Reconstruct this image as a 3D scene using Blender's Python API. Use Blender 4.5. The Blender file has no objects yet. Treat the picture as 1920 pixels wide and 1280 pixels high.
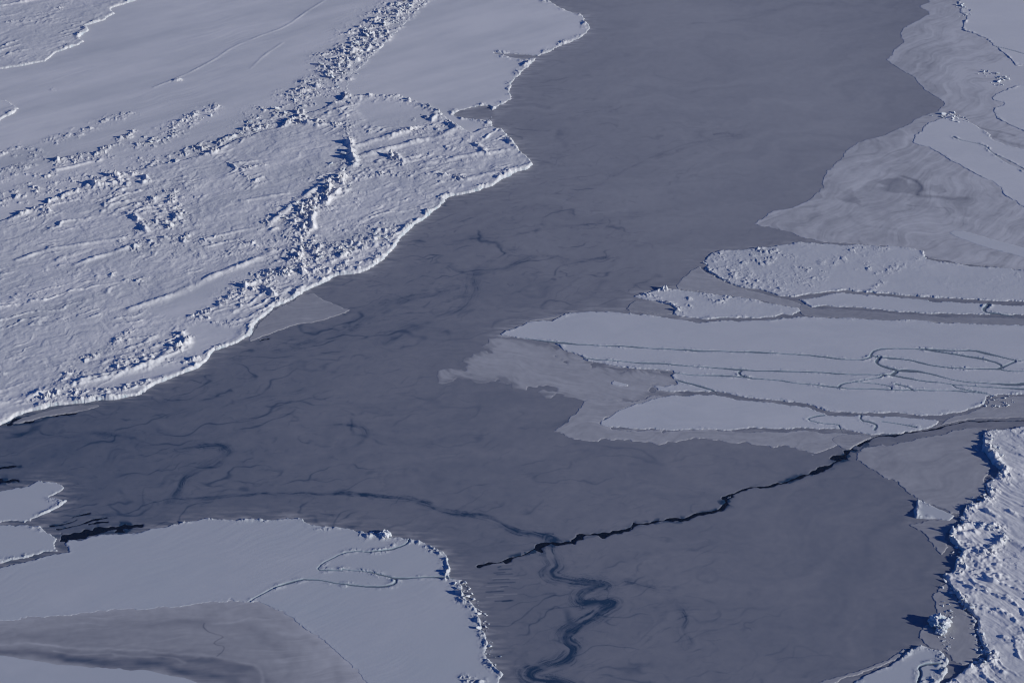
import bpy, bmesh, math, random
import numpy as np
from mathutils import Vector

S = bpy.context.scene
C = S.collection
rng = np.random.default_rng(11)
random.seed(5)

# ------------------------------------------------------------------ camera
CAM_H, PITCH, HFOV = 400.0, math.radians(30.0), math.radians(28.0)
cam = bpy.data.cameras.new('camera')
cam_o = bpy.data.objects.new('camera', cam)
C.objects.link(cam_o)
cam.sensor_fit = 'HORIZONTAL'
cam.angle = HFOV
cam.clip_start = 1.0
cam.clip_end = 60000.0
cam_o.location = (0, 0, CAM_H)
cam_o.rotation_euler = (math.pi / 2 - PITCH, 0, 0)
S.camera = cam_o

# ------------------------------------------------------------------ light
SUN_EL, SUN_AZ = math.radians(17.0), math.radians(-18.0)   # azimuth measured from +x (picture right)
sd = Vector((math.cos(SUN_EL) * math.cos(SUN_AZ), math.cos(SUN_EL) * math.sin(SUN_AZ), math.sin(SUN_EL)))
sun = bpy.data.lights.new('sun', 'SUN')
sun.energy = 3.35
sun.angle = math.radians(0.5)
sun.color = (1.0, 0.957, 0.865)
sun_o = bpy.data.objects.new('sun', sun)
C.objects.link(sun_o)
sun_o.rotation_euler = (-sd).to_track_quat('-Z', 'Y').to_euler()

W = bpy.data.worlds.new('World')
S.world = W
W.use_nodes = True
nt = W.node_tree
nt.nodes.clear()
wo = nt.nodes.new('ShaderNodeOutputWorld')
bg = nt.nodes.new('ShaderNodeBackground')
sk = nt.nodes.new('ShaderNodeTexSky')
sk.sky_type = 'NISHITA'
sk.sun_disc = False
sk.sun_elevation = SUN_EL
sk.sun_rotation = math.pi / 2 - SUN_AZ
sk.altitude = 400
sk.air_density = 1.0
sk.dust_density = 0.2
sk.ozone_density = 4.0
bg.inputs['Strength'].default_value = 0.06
mx = nt.nodes.new('ShaderNodeMix'); mx.data_type = 'RGBA'; mx.blend_type = 'MULTIPLY'
mx.inputs['Factor'].default_value = 1.0
mx.inputs['B'].default_value = (.03, .38, .98, 1)          # deep polar blue, cool white balance
nt.links.new(sk.outputs[0], mx.inputs['A'])
nt.links.new(mx.outputs['Result'], bg.inputs['Color'])
nt.links.new(bg.outputs[0], wo.inputs[0])

S.view_settings.view_transform = 'Standard'
S.view_settings.look = 'None'
S.view_settings.exposure = 0.0
S.view_settings.gamma = 1.0
S.cycles.filter_width = 1.1
S.cycles.max_bounces = 5
S.cycles.diffuse_bounces = 1

# ------------------------------------------------------------------ projection of picture points on the sea plane
FPX = 960.0 / math.tan(HFOV / 2)
cp, sp = math.cos(PITCH), math.sin(PITCH)

def ground(u, v):
    u = np.asarray(u, dtype=np.float64); v = np.asarray(v, dtype=np.float64)
    a = (v - 640.0)
    fy = FPX * cp - a * sp
    dz = FPX * sp + a * cp
    k = CAM_H / dz
    return (u - 960.0) * k, fy * k

def pixel(x, y):
    f = y * cp + CAM_H * sp
    d = CAM_H * cp - y * sp
    return 960.0 + FPX * x / f, 640.0 + FPX * d / f

def pts(s):
    a = np.array([float(t) for t in s.replace(';', ' ').replace(',', ' ').split()]).reshape(-1, 2)
    return a

def chaikin(a, closed, n=1):
    for _ in range(n):
        if closed:
            b = np.roll(a, -1, 0)
            q = np.empty((len(a) * 2, 2)); q[0::2] = a * .75 + b * .25; q[1::2] = a * .25 + b * .75
            a = q
        else:
            p0, p1 = a[:-1], a[1:]
            q = np.empty((len(p0) * 2, 2)); q[0::2] = p0 * .75 + p1 * .25; q[1::2] = p0 * .25 + p1 * .75
            a = np.vstack([a[:1], q, a[-1:]])
    return a

def world(a):
    x, y = ground(a[:, 0], a[:, 1])
    return np.stack([x, y], 1).astype(np.float32)

# ------------------------------------------------------------------ noise
NT = 256
_g = np.random.default_rng(3)
_ang = _g.uniform(0, 2 * np.pi, (NT, NT)).astype(np.float32)
_GX, _GY = np.cos(_ang).ravel(), np.sin(_ang).ravel()
_RV = _g.uniform(0, 1, (6, NT * NT)).astype(np.float32)

def gnoise(x, y, seed=0):
    x = x + np.float32(seed * 17.31); y = y + np.float32(seed * 41.77)
    fx = np.floor(x); fy = np.floor(y)
    ix = fx.astype(np.int32) & 255; iy = fy.astype(np.int32) & 255
    x = (x - fx).astype(np.float32); y = (y - fy).astype(np.float32)
    ix1 = (ix + 1) & 255; iy1 = (iy + 1) & 255
    u = x * x * x * (x * (x * 6 - 15) + 10); v = y * y * y * (y * (y * 6 - 15) + 10)
    def g(i, j, dx, dy):
        k = j * NT + i
        return _GX[k] * dx + _GY[k] * dy
    a = g(ix, iy, x, y); b = g(ix1, iy, x - 1, y)
    c = g(ix, iy1, x, y - 1); d = g(ix1, iy1, x - 1, y - 1)
    a += u * (b - a); c += u * (d - c)
    return (a + v * (c - a)) * 1.5

def fbm(x, y, oct=4, seed=0, gain=.5, lac=2.03):
    s = 0; amp = 1.0
    for o in range(oct):
        s = s + amp * gnoise(x, y, seed + o * 3)
        x, y = (x * .8 - y * .6) * lac, (x * .6 + y * .8) * lac
        amp *= gain
    return s

def ridged(x, y, oct=3, seed=0):
    s = 0; amp = 1.0; t = 0
    for o in range(oct):
        s = s + amp * (1 - np.abs(gnoise(x, y, seed + o * 5)) * 2)
        t += amp
        x, y = (x * .8 - y * .6) * 2.1, (x * .6 + y * .8) * 2.1
        amp *= .5
    return s / t

def blocks(x, y, size, seed=0):
    """tilted slabs, one per cell: height and cell value"""
    x = x / size + np.float32(seed * 7.7); y = y / size + np.float32(seed * 3.1)
    fx = np.floor(x); fy = np.floor(y)
    best = np.full(x.shape, 9, np.float32); h = np.zeros(x.shape, np.float32); r = np.zeros(x.shape, np.float32)
    for dj in (-1, 0, 1):
        for di in (-1, 0, 1):
            cx = fx + di; cy = fy + dj
            k = (cy.astype(np.int32) & 255) * NT + (cx.astype(np.int32) & 255)
            px = x - (cx + _RV[0][k]); py = y - (cy + _RV[1][k])
            d = px * px + py * py
            m = d < best
            best = np.where(m, d, best)
            hh = _RV[2][k] ** 1.6 + (_RV[3][k] - .5) * .95 * px + (_RV[4][k] - .5) * .95 * py
            h = np.where(m, hh, h); r = np.where(m, _RV[5][k], r)
    return h, r

def smooth(a, b, x):
    t = np.clip((x - a) / (b - a), 0, 1)
    return t * t * (3 - 2 * t)

def segdist(X, Y, P, closed=False, inside=False, signed=False):
    Q = np.roll(P, -1, 0) if closed else P[1:]
    A = P if closed else P[:-1]
    best = np.full(X.shape, 1e12, np.float32)
    arc = np.zeros(X.shape, np.float32); sg = np.ones(X.shape, np.float32)
    ins = np.zeros(X.shape, bool)
    s0 = 0.0
    for (ax, ay), (bx, by) in zip(A, Q):
        ex, ey = bx - ax, by - ay
        L = ex * ex + ey * ey + 1e-9
        px = X - ax; py = Y - ay
        t = np.clip((px * ex + py * ey) / L, 0, 1)
        d = (px - t * ex) ** 2 + (py - t * ey) ** 2
        if signed:
            m = d < best
            arc = np.where(m, s0 + t * math.sqrt(L), arc)
            sg = np.where(m, np.sign(ex * py - ey * px), sg)
        best = np.minimum(best, d)
        if inside and by != ay:
            c = ((ay > Y) != (by > Y)) & (X < ex * (Y - ay) / ey + ax)
            ins ^= c
        s0 += math.sqrt(L)
    best = np.sqrt(best)
    if inside:
        return np.where(ins, best, -best)
    if signed:
        return best, arc, sg
    return best

# ------------------------------------------------------------------ the common sampling grid of the sea surface
SP, SPV = 1.15, 0.95
def axis(a, b, lo, hi, SP):
    m = list(np.arange(a, b + SP, SP))
    st, x, left = SP, a, []
    while x > lo:
        st *= 1.06; x -= st; left.append(x)
    st, x, right = SP, m[-1], []
    while x < hi:
        st *= 1.06; x += st; right.append(x)
    return np.array(left[::-1] + m + right)
UA = axis(-160, 2080, -1100, 3000, SP)
VA = axis(-60, 1350, -500, 1900, SPV)
NU, NV = len(UA), len(VA)
UU, VV = np.meshgrid(UA, VA)
GX, GY = ground(UU, VV)
GX = GX.astype(np.float32); GY = GY.astype(np.float32)
# one shared warp keeps neighbouring edges together
WX1 = fbm(GX / 14, GY / 14, 4, 1) ; WY1 = fbm(GX / 14, GY / 14, 4, 31)
FINE = fbm(GX / 2.2, GY / 2.2, 2, 61)
print('grid', NU, NV)

def box(P, pad):
    """row/column slices of the grid around world points P (pad in metres)"""
    u, v = pixel(P[:, 0], P[:, 1])
    k = pad / .17
    i0 = max(0, np.searchsorted(UA, u.min() - k) - 1); i1 = min(NU, np.searchsorted(UA, u.max() + k) + 2)
    j0 = max(0, np.searchsorted(VA, v.min() - k) - 1); j1 = min(NV, np.searchsorted(VA, v.max() + k) + 2)
    return slice(j0, j1), slice(i0, i1)

# ------------------------------------------------------------------ materials
def new_mat(name):
    m = bpy.data.materials.new(name); m.use_nodes = True
    n = m.node_tree; b = n.nodes['Principled BSDF']
    return m, n, b

def ramp(n, stops):
    r = n.nodes.new('ShaderNodeValToRGB')
    e = r.color_ramp.elements
    while len(e) < len(stops):
        e.new(.5)
    for k, (p, c) in enumerate(stops):
        e[k].position = p; e[k].color = (*c, 1)
    return r

def ice_material(name, stops, rough, bump_scale, bump, grain, spec=.3):
    m, n, b = new_mat(name)
    at = n.nodes.new('ShaderNodeAttribute'); at.attribute_name = 'tone'
    tc = n.nodes.new('ShaderNodeTexCoord')
    no = n.nodes.new('ShaderNodeTexNoise'); no.inputs['Scale'].default_value = bump_scale
    no.inputs['Detail'].default_value = 5; no.inputs['Roughness'].default_value = .65
    n.links.new(tc.outputs['Object'], no.inputs['Vector'])
    ma = n.nodes.new('ShaderNodeMath'); ma.operation = 'MULTIPLY_ADD'
    ma.inputs[1].default_value = grain; ma.inputs[2].default_value = -grain * .5
    n.links.new(no.outputs['Fac'], ma.inputs[0])
    ad = n.nodes.new('ShaderNodeMath'); ad.operation = 'ADD'
    n.links.new(at.outputs['Fac'], ad.inputs[0]); n.links.new(ma.outputs[0], ad.inputs[1])
    r = ramp(n, stops)
    n.links.new(ad.outputs[0], r.inputs[0])
    n.links.new(r.outputs[0], b.inputs['Base Color'])
    b.inputs['Roughness'].default_value = rough
    b.inputs['Specular IOR Level'].default_value = spec
    bp = n.nodes.new('ShaderNodeBump'); bp.inputs['Strength'].default_value = bump
    bp.inputs['Distance'].default_value = .06
    n.links.new(no.outputs['Fac'], bp.inputs['Height'])
    n.links.new(bp.outputs[0], b.inputs['Normal'])
    return m

M_SNOW = ice_material('snow', [(0, (.14, .165, .215)), (.16, (.26, .34, .41)), (.35, (.52, .63, .68)), (.7, (.64, .67, .71)), (1, (.92, .92, .925))], .75, .9, .30, .05, .15)
M_ICE = ice_material('young_ice', [(0, (.02, .06, .13)), (.2, (.12, .155, .225)), (.45, (.31, .32, .365)),
                                   (.7, (.50, .505, .53)), (1, (.80, .80, .81))], .5, .8, .12, .04, .25)
M_BLOCK = ice_material('block_ice', [(0, (.50, .66, .74)), (.5, (.74, .80, .84)), (1, (.88, .89, .90))], .6, 1.5, .4, .5, .3)
mw, n_, b_ = new_mat('sea_water')
b_.inputs['Base Color'].default_value = (.004, .008, .018, 1)
b_.inputs['Roughness'].default_value = .08
wn = n_.nodes.new('ShaderNodeTexNoise'); wn.inputs['Scale'].default_value = .8
wb = n_.nodes.new('ShaderNodeBump'); wb.inputs['Strength'].default_value = .1; wb.inputs['Distance'].default_value = .05
n_.links.new(wn.outputs['Fac'], wb.inputs['Height']); n_.links.new(wb.outputs[0], b_.inputs['Normal'])
M_WATER = mw

# ------------------------------------------------------------------ mesh from grid cells
def grid_mesh(name, mat, jj, ii, cells, Z, tone, parent=None):
    """cells: bool (rows-1, cols-1) of the window jj,ii; Z,tone arrays of the window"""
    h, w = Z.shape
    cj, ci = np.nonzero(cells)
    a = cj * w + ci
    quads = np.stack([a, a + w, a + w + 1, a + 1], 1)      # rows go towards the camera
    used = np.zeros(h * w, bool); used[quads.ravel()] = True
    remap = np.cumsum(used) - 1
    X = GX[jj, ii].ravel()[used]; Y = GY[jj, ii].ravel()[used]; Zs = Z.ravel()[used]
    co = np.stack([X, Y, Zs], 1).astype(np.float32)
    q = remap[quads].astype(np.int32)
    me = bpy.data.meshes.new(name)
    me.vertices.add(len(co)); me.vertices.foreach_set('co', co.ravel())
    me.loops.add(q.size); me.loops.foreach_set('vertex_index', q.ravel())
    me.polygons.add(len(q)); me.polygons.foreach_set('loop_start', np.arange(0, q.size, 4, dtype=np.int32))
    me.polygons.foreach_set('loop_total', np.full(len(q), 4, np.int32))
    at = me.attributes.new('tone', 'FLOAT', 'POINT')
    at.data.foreach_set('value', tone.ravel()[used].astype(np.float32))
    me.update(calc_edges=True)
    me.materials.append(mat)
    o = bpy.data.objects.new(name, me)
    C.objects.link(o)
    if parent:
        o.parent = parent
    return o

def components(mask):
    """4-connected labels of a bool array, by runs"""
    lab = np.zeros(mask.shape, np.int32); par = [0]
    def find(x):
        while par[x] != x:
            par[x] = par[par[x]]; x = par[x]
        return x
    prev = []
    for j in range(mask.shape[0]):
        r = np.diff(np.concatenate([[0], mask[j].astype(np.int8), [0]]))
        st = np.nonzero(r == 1)[0]; en = np.nonzero(r == -1)[0]
        cur = []; k = 0
        for s, e in zip(st, en):
            l = 0
            while k < len(prev) and prev[k][1] <= s:
                k += 1
            kk = k
            while kk < len(prev) and prev[kk][0] < e:
                q = find(prev[kk][2])
                if l == 0: l = q
                elif q != l:
                    par[q] = l
                kk += 1
            if l == 0:
                l = len(par); par.append(l)
            lab[j, s:e] = l; cur.append((s, e, l))
        prev = cur
    root = np.array([find(i) for i in range(len(par))])
    return root[lab]

def tag(o, label=None, cat=None, group=None, kind=None):
    if label: o['label'] = label
    if cat: o['category'] = cat
    if group: o['group'] = group
    if kind: o['kind'] = kind
    return o

NEAR = np.full(GX.shape, -1e3, np.float32)       # signed distance to the nearest floe
TOP = np.full(GX.shape, .05, np.float32)         # height of the uppermost surface
DEEP = np.zeros(GX.shape, bool)                  # well inside thick ice

# ------------------------------------------------------------------ ridges, drifts and rubble lines (picture points)
# style, half-width m, height m, points
RIDGES = {
 'old_left': [
  ('wall', 1.0, 1.1, '168,338 176,328 195,324 215,327 226,336 218,346 200,351 180,349 168,340'),
  ('wall', .9, 1.0, '575,467 583,461 595,460 602,465 598,472 585,474 575,468'),
  ('wall', .9, .9, '118,362 124,353 138,350 146,356 142,366'),
  ('drift', 1.0, 1.1, '336,660 312,672 290,684 255,696 205,710 150,724'),
  ('wall', .9, .9, '430,310 440,318 452,322'), ('drift', .8, .7, '432,312 460,308 480,305'),
  ('rubble', 15, 0.30, '650,330 600,380 540,420 520,460 560,490 620,470 690,450'),
  ('rubble', 12, 0.27, '330,350 320,390 300,430 250,460 360,460 480,470'),
  ('rubble', 10, 0.29, '150,340 220,345 280,350 120,370 60,400'),
  ('rubble', 10, 0.25, '780,240 820,255 860,270 900,285 860,300 790,300'),
  ('rubble', 8, 0.29, '230,650 280,670 200,690 140,715'),
  ('wall', 1.7, 2.53, '655,268 661,280 660,292 664,304 662,312'),
  ('wall', 1.5, 1.76, '634,362 622,374 612,386'),
  ('wall', 1.4, 1.54, '742,292 748,303 756,308'),
  ('wall', 1.5, 1.98, '566,216 560,226 572,234 590,238'),
  ('wall', 1.5, 2.09, '166,336 176,346 186,352'),
  ('wall', 1.3, 1.43, '190,326 206,328'),
  ('wall', 1.4, 1.65, '62,390 78,396 92,400'),
  ('wall', 1.3, 1.65, '272,334 278,342 270,346'),
  ('wall', 1.4, 1.54, '240,402 254,410 266,424 276,438'),
  ('wall', 1.4, 1.43, '318,392 328,402 334,414'),
  ('wall', 1.4, 1.65, '590,405 582,418 588,430'),
  ('wall', 1.4, 1.54, '562,500 578,506 592,508'),
  ('wall', 1.4, 1.76, '462,540 474,532 484,530'),
  ('wall', 1.4, 1.32, '498,540 508,550 514,556'),
  ('wall', 1.4, 1.54, '345,630 354,640 348,650'),
  ('wall', 1.4, 1.65, '258,682 272,678 284,676'),
  ('wall', 1.3, 1.32, '892,274 906,282 912,292'),
  ('wall', 1.2, 1.32, '812,205 818,214 810,228'),
  ('wall', 1.3, 1.32, '690,455 704,462 700,470'),
  ('wall', 1.3, 1.32, '648,478 640,486 630,482'),
  ('wall', 1.2, 1.10, '600,470 616,474 626,468'),
  ('rubble', 3.2, 0.54, '655,180 645,215 652,245 658,275 662,305 648,335'),
  ('rubble', 6.5, 1.37, '640,340 615,365 585,388 550,405 512,425'),
  ('rubble', 5.8, 1.20, '590,380 575,420 565,455 560,490 535,512 500,525 470,540 440,560'),
  ('rubble', 7.9, 1.11, '735,440 700,455 660,465 620,470 590,490 570,510'),
  ('rubble', 5.0, 0.94, '720,485 680,492 640,500 600,515'),
  ('drift', 1.9, 1.08, '668,298 690,292 720,285 780,268 830,258 868,237'),
  ('rubble', 2.9, 0.94, '560,225 590,232 625,235 660,242 690,248'),
  ('rubble', 2.9, 1.11, '655,180 700,178 745,182 762,190 800,195 828,212 850,236 828,242 795,244 760,250'),
  ('drift', 1.9, 0.90, '760,250 720,262 690,270 665,280'),
  ('rubble', 2.2, 1.11, '728,292 738,302 750,312'),
  ('rubble', 2.2, 0.76, '880,275 900,283 908,290 895,297'),
  ('drift', 1.6, 0.81, '800,310 850,300 900,292 950,285'),
  ('rubble', 2.9, 0.76, '690,330 740,328 800,332 850,335 875,342'),
  ('drift', 1.6, 0.72, '875,340 900,332 940,325 995,311'),
  ('drift', 1.2, 0.72, '141,499 201,480 252,464'),
  ('drift', 1.2, 0.72, '33,490 84,472 150,462 230,450'),
  ('drift', 1.6, 0.81, '240,585 275,571 322,557 363,539 380,529 420,511 470,495 510,475'),
  ('rubble', 2.2, 0.76, '359,600 385,590 403,580 437,556 455,545 477,532'),
  ('rubble', 2.2, 0.51, '359,600 380,600 410,606 440,610'),
  ('rubble', 2.2, 1.11, '336,630 352,636 353,646 335,656 319,660'),
  ('drift', 1.9, 0.99, '319,660 296,680 252,694 201,707 151,720 84,737 0,761 -80,780'),
  ('rubble', 4.3, 0.86, '300,676 270,680 240,682 215,690'),
  ('rubble', 2.2, 0.60, '269,606 242,626 201,657 161,677 134,694 111,717 74,734'),
  ('rubble', 3.6, 1.20, '161,330 172,345 200,352 225,345'),
  ('rubble', 2.9, 0.94, '186,324 205,328 242,334 262,332 278,342'),
  ('rubble', 2.9, 0.94, '57,388 72,394 90,398'),
  ('rubble', 2.9, 0.86, '125,362 118,355 135,350 145,362'),
  ('rubble', 2.9, 0.86, '240,405 255,410 268,422 282,440'),
  ('rubble', 5.0, 0.76, '318,365 330,390 335,412 322,425 300,420'),
  ('rubble', 2.9, 0.76, '249,393 270,386 285,376'),
  ('drift', 1.2, 0.63, '454,381 500,372 538,366'),
  ('drift', 1.6, 0.90, '504,423 530,402 558,380 605,349 640,326'),
  ('rubble', 4.3, 0.86, '250,470 300,455 340,450 372,455'),
  ('rubble', 2.9, 0.76, '410,450 450,455 490,465 515,470'),
  ('drift', 1.2, 0.63, '380,455 430,440 490,428'),
  ('rubble', 2.2, 0.68, '270,435 250,440 225,455'),
  ('rubble', 2.2, 0.68, '490,345 470,340 440,322 490,312'),
  ('rubble', 2.2, 0.68, '30,560 60,557'),
  ('rubble', 2.2, 0.60, '200,510 212,520 240,530 260,528'),
  ('rubble', 3.6, 1.02, '150,735 120,738 95,742 75,748'),
  ('rubble', 2.2, 0.86, '275,715 260,722 225,733 190,735 165,738'),
  ('rubble', 2.2, 0.76, '400,655 385,660'),
  ('rubble', 2.2, 0.76, '370,672 340,680 325,686'),
  ('rubble', 2.9, 0.76, '500,540 515,552 520,565'),
 ],
 'smooth_left': [
  ('rubble', 3, 1.0, '600,105 612,103 630,100 640,105'),
  ('drift', 0.9, 0.72, '603,112 625,109 645,102'),
  ('rubble', 11, 1.2, '800,-10 760,12 728,36 700,62 680,85 655,105 640,120'),
  ('rubble', 7, 1.0, '655,105 630,130 612,150 585,160 560,175'),
  ('rubble', 9, .55, '600,165 570,190 545,205 500,215 475,240'),
  ('rubble', 4, 1.2, '565,212 575,222 560,232'),
  ('rubble', 5, 1.0, '500,235 450,250 430,262 395,272 365,285'),
  ('rubble', 4, 1.2, '330,303 350,292 385,282'),
  ('rubble', 4, .9, '400,203 375,212 345,228 330,240'),
  ('rubble', 6, .9, '345,232 320,252 295,262 270,272'),
  ('rubble', 5, 1.1, '110,302 130,300 160,298 190,292'),
  ('drift', 1.2, 0.72, '105,320 130,316 160,308 188,300'),
  ('rubble', 4, .6, '240,215 190,230 150,250 100,265'),
  ('rubble', 4, .7, '10,290 50,275 65,300 20,320'),
  ('rubble', 5, .6, '0,332 40,330 95,328'),
  ('rubble', 3, .8, '250,250 210,275 190,285'),
  ('rubble', 9, .5, '300,305 250,325 170,335 100,355 40,365 -20,380'),
  ('rubble', 1.5, .8, '325,152 338,152'),
  ('rubble', 1.5, .8, '98,168 108,170'),
  ('drift', 0.8, 0.18, '620,-5 565,30 540,50 480,72 435,90 400,115 340,145 290,165'),
  ('drift', 0.8, 0.15, '530,82 495,105 470,130'),
 ],
 'far_corner': [
  ('drift', 1.2, 0.81, '0,14 40,8 70,2'),
  ('rubble', 3, .8, '15,42 30,44'),
  ('rubble', 3, .7, '100,14 112,18'),
 ],
 'old_right': [
  ('wall', 1.5, 1.48, '1785,1000 1783,1012 1792,1026 1806,1034'),
  ('wall', 1.3, 1.09, '1790,996 1806,988 1822,986'),
  ('wall', 1.4, 1.48, '1842,988 1860,990 1876,998 1885,1010'),
  ('wall', 1.2, 0.94, '1884,1010 1876,1020 1862,1028 1840,1037'),
  ('wall', 1.2, 0.78, '1800,1005 1815,1002 1826,1000'),
  ('wall', 1.6, 1.25, '1848,838 1858,854 1870,868 1882,880'),
  ('wall', 1.4, 1.17, '1836,1206 1848,1224 1852,1240'),
  ('wall', 1.2, 0.86, '1880,1195 1895,1200 1910,1202'),
  ('wall', 1.1, 0.70, '1870,1060 1882,1064'), ('wall', 1.1, 0.70, '1850,1085 1866,1094'), ('wall', 1.1, 0.70, '1870,1148 1885,1155'),
  ('wall', 1.1, 0.70, '1835,1100 1850,1108'), ('wall', 1.1, 0.70, '1880,905 1892,910'), ('wall', 1.0, 0.62, '1845,1145 1860,1152'),
  ('wall', 1.0, 0.62, '1890,1120 1905,1126'), ('wall', 1.0, 0.62, '1895,960 1908,968'), ('wall', 1.0, 0.62, '1850,960 1866,970'), ('wall', 1.0, 0.62, '1860,1250 1880,1262'),
  ('rubble', 3.2, 0.95, '1838,845 1846,812 1871,808 1925,802'),
  ('rubble', 3.0, 1.06, '1846,838 1856,852 1866,868 1880,882 1868,896 1852,906 1852,930 1836,942 1812,950'),
  ('rubble', 3.0, 1.06, '1812,950 1802,968 1806,982 1786,994 1785,1008 1790,1020'),
  ('rubble', 3.4, 1.17, '1788,1000 1784,1014 1794,1026 1806,1033 1796,1046 1791,1062 1804,1080'),
  ('rubble', 3.0, 0.90, '1840,990 1862,992 1876,1000 1884,1010 1874,1022 1856,1032 1838,1036'),
  ('drift', 1.4, 0.68, '1886,1004 1905,1018 1925,1032'),
  ('rubble', 2.4, 0.80, '1770,1078 1776,1092 1788,1112 1804,1128 1822,1148 1832,1162 1832,1186 1834,1206'),
  ('rubble', 3.2, 0.95, '1836,1206 1846,1222 1850,1240 1832,1246 1812,1254 1792,1268 1770,1282'),
  ('drift', 1.6, 0.49, '1852,1218 1875,1210 1905,1206'),
  ('drift', 1.6, 0.49, '1815,1262 1840,1250 1860,1244'),
 ],
}
_RC = {}

def ridge_field(key, jj, ii):
    """height added by the ridges of one floe, and which ridge owns each vertex"""
    X = GX[jj, ii]; Y = GY[jj, ii]
    add = np.zeros(X.shape, np.float32); own = np.full(X.shape, -1, np.int16); inf = np.zeros(X.shape, np.float32)
    for k, (style, hw, ht, s) in enumerate(RIDGES.get(key, [])):
        P = world(chaikin(pts(s), False, 1))
        bj, bi = box(P, hw * 2.5)
        j0, j1 = max(bj.start, jj.start), min(bj.stop, jj.stop); i0, i1 = max(bi.start, ii.start), min(bi.stop, ii.stop)
        if j0 >= j1 or i0 >= i1: continue
        wj, wi = slice(j0, j1), slice(i0, i1)
        lj, li = slice(j0 - jj.start, j1 - jj.start), slice(i0 - ii.start, i1 - ii.start)
        x = GX[wj, wi]; y = GY[wj, wi]
        a = {'rubble': .35, 'wall': .5}.get(style, .25)
        d = segdist(x + WX1[wj, wi] * hw * a, y + WY1[wj, wi] * hw * a, P)
        if style == 'rubble':
            lump = .45 + 1.25 * fbm(x / 6, y / 6, 3, 71 + k)
            f = np.exp(-(d / hw) ** 2) * np.clip(lump, .05, 1.5)
            b1, c1 = blocks(x, y, 1.0 + 1.5 * _RV[0][k * 37 + 5], k % 7); b2, c2 = blocks(x, y, .85, 3 + k % 5)
            z = ht * f * (.12 + 1.15 * b1 * (c1 > .35) + .5 * b2 * (c2 > .4))
        elif style == 'wall':
            f = np.exp(-(d / hw) ** 2) * np.clip(.8 + .9 * fbm(x / 6, y / 6, 2, 91 + k), .15, 1.5)
            b1, c1 = blocks(x, y, 1.3, k % 7)
            z = ht * f * (.62 + .45 * b1 + .2 * FINE[wj, wi])
        else:
            f = np.exp(-(d / hw) ** 2) * np.clip(.75 + .7 * gnoise(x / 9, y / 9, 81 + k), .2, 1.3)
            z = ht * f * (.9 + .25 * FINE[wj, wi])
        add[lj, li] = np.maximum(add[lj, li], z)
        m = f > np.maximum(inf[lj, li], .42)
        own[lj, li] = np.where(m, k, own[lj, li]); inf[lj, li] = np.maximum(inf[lj, li], f)
    return add, own

# ------------------------------------------------------------------ floes
def sastrugi(X, Y, ang, amp, ln=9.0, wd=1.6, seed=0):
    c, s = math.cos(ang), math.sin(ang)
    a = X * c + Y * s; b = -X * s + Y * c
    w = gnoise(X / 18, Y / 18, seed + 9) * 3
    n = fbm(a / ln, (b + w) / wd, 3, seed, .55)
    big = fbm(a / 40, b / 16, 3, seed + 4)
    mod = np.clip(.55 + .9 * gnoise(X / 45, Y / 45, seed + 17), .12, 1.2)
    return amp * (n * mod + 1.5 * big)

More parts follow.
